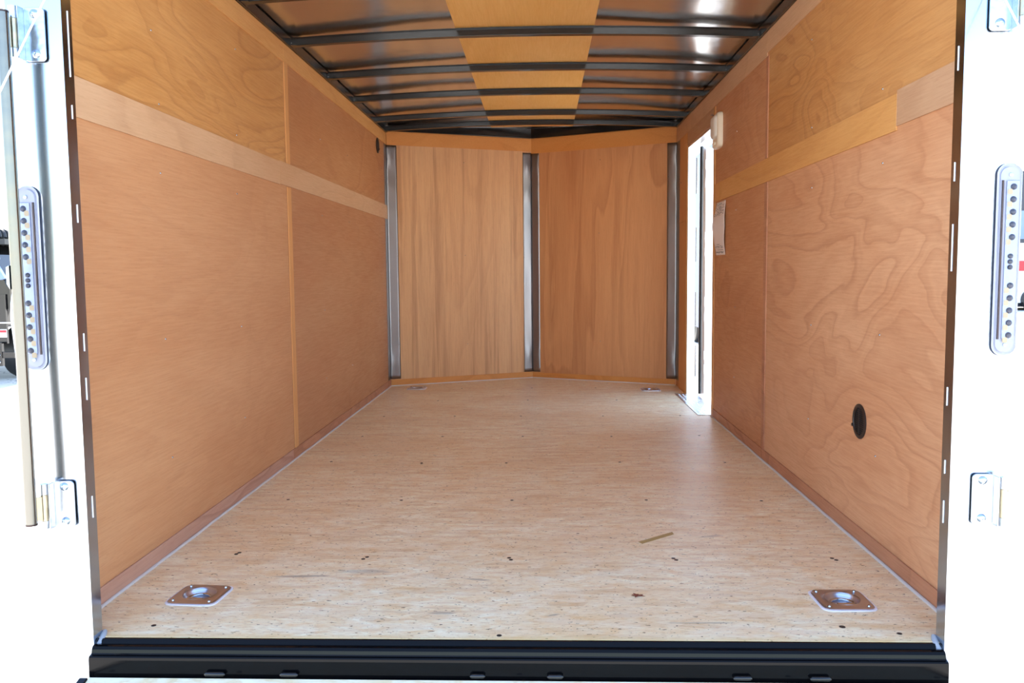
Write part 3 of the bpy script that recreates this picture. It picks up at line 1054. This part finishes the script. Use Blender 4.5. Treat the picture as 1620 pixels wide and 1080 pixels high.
# ------------------------------------------------------------------ round vents
def vent(side, y, z, r, label):
    s = -side
    t = thing('wall_vent', label, 'vent', (side * A, y, z), 'round louvred wall vents')
    b = nb()
    lathe(b, (side * A, y, z), (s, 0, 0), [(r, 0), (r, .003), (r * .95, .0045), (r * .80, .0045), (r * .78, .0028)], 36)
    obj('rim', b, M_VENT, t, smooth=True)
    b = nb()
    lathe(b, (side * A, y, z), (s, 0, 0), [(r * .8, .0008), (0, .0008)], 36)
    obj('mesh_back', b, M_VENTIN, t)
    b = nb()
    n = 12
    for k in range(n):
        zz = z - r * .72 + 1.44 * r * (k + .5) / n
        hw = math.sqrt(max(0, (r * .78) ** 2 - (zz - z) ** 2))
        if hw < .004: continue
        prism(b, [(side * A + s * .001, zz - .0018), (side * A + s * .0036, zz - .0006), (side * A + s * .0036, zz + .0004), (side * A + s * .001, zz - .0006)], 'Y', y - hw, y + hw)
    box(b, min(side * A + s * .001, side * A + s * .0042), max(side * A + s * .001, side * A + s * .0042), y - .0015, y + .0015, z - r * .76, z + r * .76)
    obj('louvres', b, M_VENT, t)
    b = nb()
    lathe(b, (side * A, y + r * .95, z - r * .35), (s, 0, 0), [(.005, 0), (.005, .006), (0, .007)], 12)
    obj('slide_knob', b, M_VENT, t, smooth=True)
    return t
vent(1, .716, .367, .053, 'round dark louvred vent low on the right plywood wall')
vent(-1, 3.965, 1.690, .052, 'round dark vent high in the far end of the left wall')

# ------------------------------------------------------------------ side door
dr = shell('door_1')
fr = .0
# aluminium frame lining the opening
bx('door_frame', (A + .0, A + TW + .012, DY1 - .014, DY1 + .003, .0, DZ), M_DOORAL, dr, label='aluminium jamb on the hinge side')
bx('door_frame', (A - .001, A + TW + .012, DY0 + .000, DY0 + .012, .0, DZ), M_DOORAL, dr)
bx('door_frame', (A - .001, A + TW + .012, DY0 + .013, DY1 - .015, DZ - .012, DZ + .001), M_DOORAL, dr)
b = nb()
box(b, A - .075, A + TW + .030, DY0 + .013, DY1 + .004, .0005, .0035)
for k in range(26):
    yy = DY0 + .04 + k * (DY1 - DY0 - .08) / 25
    for xx in (A - .055, A - .030, A - .005):
        box(b, xx - .006, xx + .006, yy - .003, yy + .003, .0036, .0048)
obj('threshold', b, metal('tread plate', (226, 228, 232), .28, 60, .3), dr)
# leaf, swung out and forward about the far jamb
hx, hy = A + TW + .014, 3.725
ux, uy = .47, .883
wd, th_ = .80, .038
nx, ny = uy, -ux            # normal pointing rear/right
def leafbox(name, s0, s1, n0, n1, z0, z1, mat, parent, bevel=0):
    b = nb()
    vs = []
    for z in (z0, z1):
        for s_, n_ in ((s0, n0), (s1, n0), (s1, n1), (s0, n1)):
            vs.append(b.verts.new((hx + ux * s_ + nx * n_, hy + uy * s_ + ny * n_, z)))
    for f in ((0, 3, 2, 1), (4, 5, 6, 7), (0, 1, 5, 4), (1, 2, 6, 5), (2, 3, 7, 6), (3, 0, 4, 7)): b.faces.new([vs[i] for i in f])
    return obj(name, b, mat, parent, bevel=bevel)
leafbox('door_leaf', .030, wd, .012, th_ + .012, .012, DZ - .01, M_WHITE, dr, .002)
leafbox('leaf_edge', .018, .0298, .010, th_ + .014, .010, DZ - .008, M_DOORAL, dr, .001)
for zz in (1.50, 1.38, 1.04, .94, .62, .52, .27, .18):
    leafbox('hinge_leaf', -.004, .030, th_ + .0142, th_ + .018, zz - .028, zz + .028, M_WHITE, dr, .001)
leafbox('door_seal', .004, .0165, .016, .030, .012, DZ - .012, M_BLACKRUB, dr)
for zz0, zz1 in ((1.32, 1.55), (.88, 1.10), (.46, .68), (.12, .33)):
    b = nb()
    tube(b, [(A + TW + .020, DY1 - .03, zz0), (A + TW + .020, DY1 - .03, zz1)], .006, 12)
    obj('hinge_pin', b, M_ZINC, dr, smooth=True)

# ------------------------------------------------------------------ door-side lamp
LX = A - .0002
lamp = thing('wall_lamp', 'cream plastic dome lamp mounted beside the top of the side doorway', 'lamp', (LX, 2.80, 1.565))
b = nb()
out = []
for (ins, dx) in ((0, 0), (0, .014), (.003, .022), (.008, .027), (.014, .028)):
    out.append([b.verts.new((LX - dx, p[0], p[1])) for p in rrect(2.80, 1.567, .150 - 2 * ins, .185 - 2 * ins, .028 - ins * .6, 6)])
for p, q in zip(out, out[1:]):
    for k in range(len(p)): b.faces.new((p[k], p[(k + 1) % len(p)], q[(k + 1) % len(p)], q[k]))
b.faces.new(out[-1])
obj('housing', b, M_CREAM, lamp, smooth=True)
b = nb()
out = []
for (ins, dx) in ((0, .0281), (.002, .036), (.008, .042), (.018, .044)):
    out.append([b.verts.new((LX - dx, p[0], p[1])) for p in rrect(2.80, 1.585, .112 - 2 * ins, .118 - 2 * ins, .022 - ins * .6, 6)])
for p, q in zip(out, out[1:]):
    for k in range(len(p)): b.faces.new((p[k], p[(k + 1) % len(p)], q[(k + 1) % len(p)], q[k]))
b.faces.new(out[-1])
obj('lens', b, M_GLOW, lamp, smooth=True)
b = nb()
box(b, LX - .036, LX - .0281, 2.775, 2.825, 1.492, 1.505)
obj('switch', b, M_CREAM, lamp, bevel=.003)
b = nb()
tube(b, [(LX - .010, 2.88, 1.655), (LX - .016, 2.92, 1.672), (LX - .010, 2.96, 1.676), (LX - .006, 3.02, 1.69)], .003, 8)
obj('cable_stub', b, M_DKLINE, lamp, smooth=True)

# ------------------------------------------------------------------ instruction sheet
sheet = thing('paper_sheet', 'white printed paper sheet hanging curled under the plywood band', 'paper', (A, 2.75, 1.05))
PY0, PY1, PZ0, PZ1 = 2.63, 2.855, .905, 1.188
def sheet_off(s, t):      # s along y 0..1, t up 0..1
    k = math.sin(PI * min(1, t * 1.02)) ** 1.2
    return .0022 + k * (.008 + .014 * s) + .003 * math.sin(9 * t + 2 * s) * k
b = nb()
N1, N2 = 14, 34
g = []
for i in range(N2 + 1):
    t = i / N2
    g.append([b.verts.new((A - sheet_off(k / N1, t), PY0 + (PY1 - PY0) * k / N1, PZ0 + (PZ1 - PZ0) * t)) for k in range(N1 + 1)])
for i in range(N2):
    for k in range(N1): b.faces.new((g[i][k], g[i][k + 1], g[i + 1][k + 1], g[i + 1][k]))
sh = obj('page', b, M_PAPER, sheet, smooth=True)
m = sh.modifiers.new('thickness', 'SOLIDIFY'); m.thickness = .0003; m.offset = 0
b = nb()
def dash(s0, s1, t0, t1):
    vs = []
    for (s_, t_) in ((s0, t0), (s1, t0), (s1, t1), (s0, t1)):
        vs.append(b.verts.new((A - sheet_off(s_, t_) - .0007, PY0 + (PY1 - PY0) * s_, PZ0 + (PZ1 - PZ0) * t_)))
    b.faces.new(vs)
for row in range(14):
    t = .965 - row * .017
    s_ = .08
    while s_ < .88:
        l = random.uniform(.02, .09)
        if random.random() < .62: dash(s_, s_ + l, t - .0035 - .004 * random.random(), t + .0035)
        s_ += l + random.uniform(.012, .05)
for t, lo, hi, p in ((.200, .45, .72, .8), (.168, .10, .9, .75), (.150, .10, .92, .75), (.134, .1, .85, .5), (.096, .15, .75, .95), (.060, .12, .92, .9), (.048, .12, .88, .9), (.036, .2, .7, .6)):
    s_ = lo
    while s_ < hi:
        l = random.uniform(.02, .06)
        if random.random() < p: dash(s_, s_ + l, t - .004, t + .004)
        s_ += l + .012
obj('printed_text', b, M_INK, sheet)

# ------------------------------------------------------------------ litter on the floor
b = nb()
pts = []
for k in range(18):
    an = 2 * PI * k / 18
    rr = .0105 * (1 + .3 * math.sin(3 * an + 1) + .55 * random.uniform(-1, 1))
    pts.append((.318 + rr * 1.3 * math.cos(an), .258 + rr * math.sin(an)))
vt = [b.verts.new((p[0], p[1], .0012 + .0025 * random.random())) for p in pts]
cv = b.verts.new((.318, .258, .001))
for k in range(18): b.faces.new((cv, vt[k], vt[(k + 1) % 18]))
lf = obj('dry_leaf', b, M_LEAF)
m = lf.modifiers.new('thickness', 'SOLIDIFY'); m.thickness = .0005; m.offset = 1
tag(lf, 'crumpled brown dry leaf scrap on the floor behind the sill', 'leaf')
b = nb()
prism(b, [(.368, .693), (.378, .675), (.488, .769), (.486, .792)], 'Z', .0002, .0009)
tag(obj('tape_strip', b, M_TAPE), 'tan strip of tape stuck on the floor right of centre', 'tape')

# ------------------------------------------------------------------ things in the yard
def text(s, size, loc, rot, mat, parent, name='lettering', depth=.002):
    cu = bpy.data.curves.new(name, 'FONT')
    cu.body = s
    cu.size = size
    cu.extrude = depth
    cu.align_x = 'LEFT'
    tmp = bpy.data.objects.new('tmp', cu)
    COL.objects.link(tmp)
    bpy.context.view_layer.update()
    me = bpy.data.meshes.new_from_object(tmp.evaluated_get(bpy.context.evaluated_depsgraph_get()))
    bpy.data.objects.remove(tmp)
    me.transform(Matrix.Translation(Vector(loc) - Vector(LOC.get(parent.name, (0, 0, 0)))) @ Matrix.Rotation(rot[2], 4, 'Z') @ Matrix.Rotation(rot[0], 4, 'X') @ Matrix.Rotation(rot[1], 4, 'Z'))
    me.materials.clear(); me.materials.append(mat)
    o = bpy.data.objects.new(name, me)
    COL.objects.link(o)
    o.parent = parent
    return o

# black equipment trailer beyond the left post (only its end shows)
EX, EY = -6.62, 8.6
eq = thing('equipment_trailer', 'black steel equipment trailer parked in the yard beyond the left post', 'trailer', (EX - 1.2, EY + 1, GZ))
b = nb()
prism(b, [(EX - 2.6, .18), (EX - .12, .18), (EX - .02, .42), (EX - .02, .70), (EX - .18, 1.10), (EX - .32, 1.22), (EX - 2.6, 1.22)], 'Y', EY, EY + 3.0)
obj('dump_body', b, M_BLACKP, eq, bevel=.02)
b = nb()
prism(b, [(EX - .30, 1.17), (EX - .22, 1.17), (EX - .02, .80), (EX - .09, .78)], 'Y', EY - .07, EY - .01)
obj('side_brace', b, M_BLUEST, eq, bevel=.005, label='blue grey slanted brace')
b = nb()
for k in range(5):
    tube(b, [(EX - .35 + .05 * math.cos(t * .5) , EY + .2 + k * .10, 1.33 + .09 * math.sin(t * .5)) for t in range(13)], .035, 8)
box(b, EX - .5, EX - .1, EY + .1, EY + .8, 1.23, 1.30)
obj('hose_coil', b, M_BLACKRUB, eq, smooth=True)
bx('deck_rail', (EX - 2.6, EX + .03, EY - .052, EY - .0405, .235, .250), M_CAULK, eq)
bx('side_frame', (EX - 2.6, EX - .05, EY - .04, EY - .005, -.02, .60), M_BLACKP, eq)
b = nb()
box(b, EX - .30, EX - .22, EY - .10, EY - .05, -.32, .0)
box(b, EX - .16, EX - .09, EY - .10, EY - .05, -.30, .0)
box(b, EX - .22, EX - .16, EY - .09, EY - .06, -.08, -.02)
box(b, EX - .09, EX + .06, EY - .09, EY - .06, -.20, -.12)
c = obj('hitch_bracket', b, M_BLACKP, eq, bevel=.004)
for z in (-.25, -.16, -.07):
    for x in (EX - .26, EX - .125):
        screw(ME_WS, (x, EY - .101, z), (0, -1, 0), eq, 6.0, 'bolt')
b = nb()
tube(b, [(EX - .34, EY - .1, -.30), (EX - .30, EY - .1, -.36), (EX - .24, EY - .1, -.34), (EX - .20, EY - .1, -.40), (EX - .15, EY - .1, -.37)], .014, 8)
obj('safety_chain', b, M_ZINC, eq, smooth=True)
bx('sticker', (EX - .16, EX - .05, EY - .0455, EY - .041, .06, .16), M_WHT, eq)
bx('sticker', (EX - .16, EX - .05, EY - .050, EY - .046, .12, .15), M_RED, eq)
text('PJ', .105, (EX - .145, EY - .055, 1.045), (PI / 2, 0.12, 0), M_WHT, eq)
for y in (EY + .9, EY + 1.9):
    b = nb()
    lathe(b, (EX - .55, y, GZ + .36), (1, 0, 0), [(0, 0), (.18, 0), (.22, .02), (.34, .02), (.36, .06), (.36, .18), (.34, .22), (.2, .22), (.18, .2), (0, .2)], 28)
    obj('wheel', b, M_BLACKRUB, eq, smooth=True)
bx('jack_leg', (EX - 1.1, EX - 1.0, EY + .3, EY + .4, GZ, .2), M_BLACKP, eq)

# white trailer far behind the right post, with a red banner
WX, WY = 14.15, 25.2
wt = thing('cargo_trailer', 'distant white cargo trailer with a red banner beyond the right post', 'trailer', (WX + 2, WY + 1, GZ))
b = nb()
prism(b, rrect(WX + 2.1, .62, 4.2, 1.86, .08, 5), 'Y', WY, WY + 2.2)
obj('body', b, M_SHELL, wt)
bx('red_banner', (WX + .10, WX + 2.2, WY - .03, WY - .005, .68, 1.00), M_RED, wt)
text('AZ', .30, (WX + .16, WY - .035, .73), (PI / 2, 0, 0), M_WHT, wt, depth=.004)
text('doo', .24, (WX + .18, WY - .01, .46), (PI / 2, 0, 0), M_INK, wt, depth=.004)
bx('marker_lamp', (WX + .02, WX + .20, WY - .04, WY - .005, .12, .28), M_DKGREY, wt)
for k, (a0, z_) in enumerate(((.5, .22), (.55, .02), (.5, -.10))):
    bx('data_plate', (WX + a0 - .05, WX + a0 + .18, WY - .02, WY - .005, z_, z_ + .05), M_DKBLUE, wt)
for x in (WX + 1.2, WX + 2.2):
    b = nb()
    lathe(b, (x, WY + .05, GZ + .34), (0, -1, 0), [(0, 0), (.18, 0), (.22, .02), (.32, .02), (.34, .05), (.34, .2), (0, .2)], 24)
    obj('wheel', b, M_BLACKRUB, wt, smooth=True)
bx('chassis', (WX + .02, WX + 4.1, WY + .1, WY + 2.1, -.44, -.312), M_DKGREY, wt)
dt = thing('box_truck', 'dark truck rising behind the distant white trailer', 'truck', (WX + 3, WY + 6, GZ))
b = nb()
prism(b, [(WX + 3.2, -.2), (WX + 1.0 + 5.0, -.2), (WX + 6.0, 4.2), (WX + 2.6, 4.2), (WX + 2.2, 3.9), (WX + 2.2, -.2)], 'Y', WY + 4, WY + 6.4)
obj('truck_body', b, M_DKGREY, dt, bevel=.03)
bx('window', (WX + 2.6, WX + 4.6, WY + 3.96, WY + 3.995, 1.8, 2.8), M_BLUEST, dt)
for x in (WX + 3.4, WX + 5.2):
    b = nb()
    lathe(b, (x, WY + 4.1, GZ + .45), (0, -1, 0), [(0, 0), (.25, 0), (.28, .02), (.42, .02), (.45, .06), (.45, .22), (0, .22)], 24)
    obj('wheel', b, M_BLACKRUB, dt, smooth=True)
# dark blue enclosed trailer glimpsed over the open side door
bt = thing('enclosed_trailer', 'dark blue grey enclosed trailer glimpsed above the open side door', 'trailer', (4.2, 14, GZ))
b = nb()
prism(b, rrect(4.28, 1.35, 2.7, 3.2, .05, 4), 'Y', 12.6, 17)
obj('body', b, M_DKBLUE, bt)
bx('roof_edge', (2.95, 5.6, 12.55, 12.595, 2.86, 2.93), M_CAULK, bt)
bx('axle_frame', (3.1, 5.4, 12.9, 16.8, -.42, -.252), M_DKGREY, bt)
for x in (3.05, 5.5):
    for y in (14.4, 15.3):
        b = nb()
        lathe(b, (x - .11, y, GZ + .34), (1, 0, 0), [(0, 0), (.18, 0), (.22, .02), (.32, .02), (.34, .05), (.34, .2), (.32, .22), (0, .22)], 24)
        obj('wheel', b, M_BLACKRUB, bt, smooth=True)
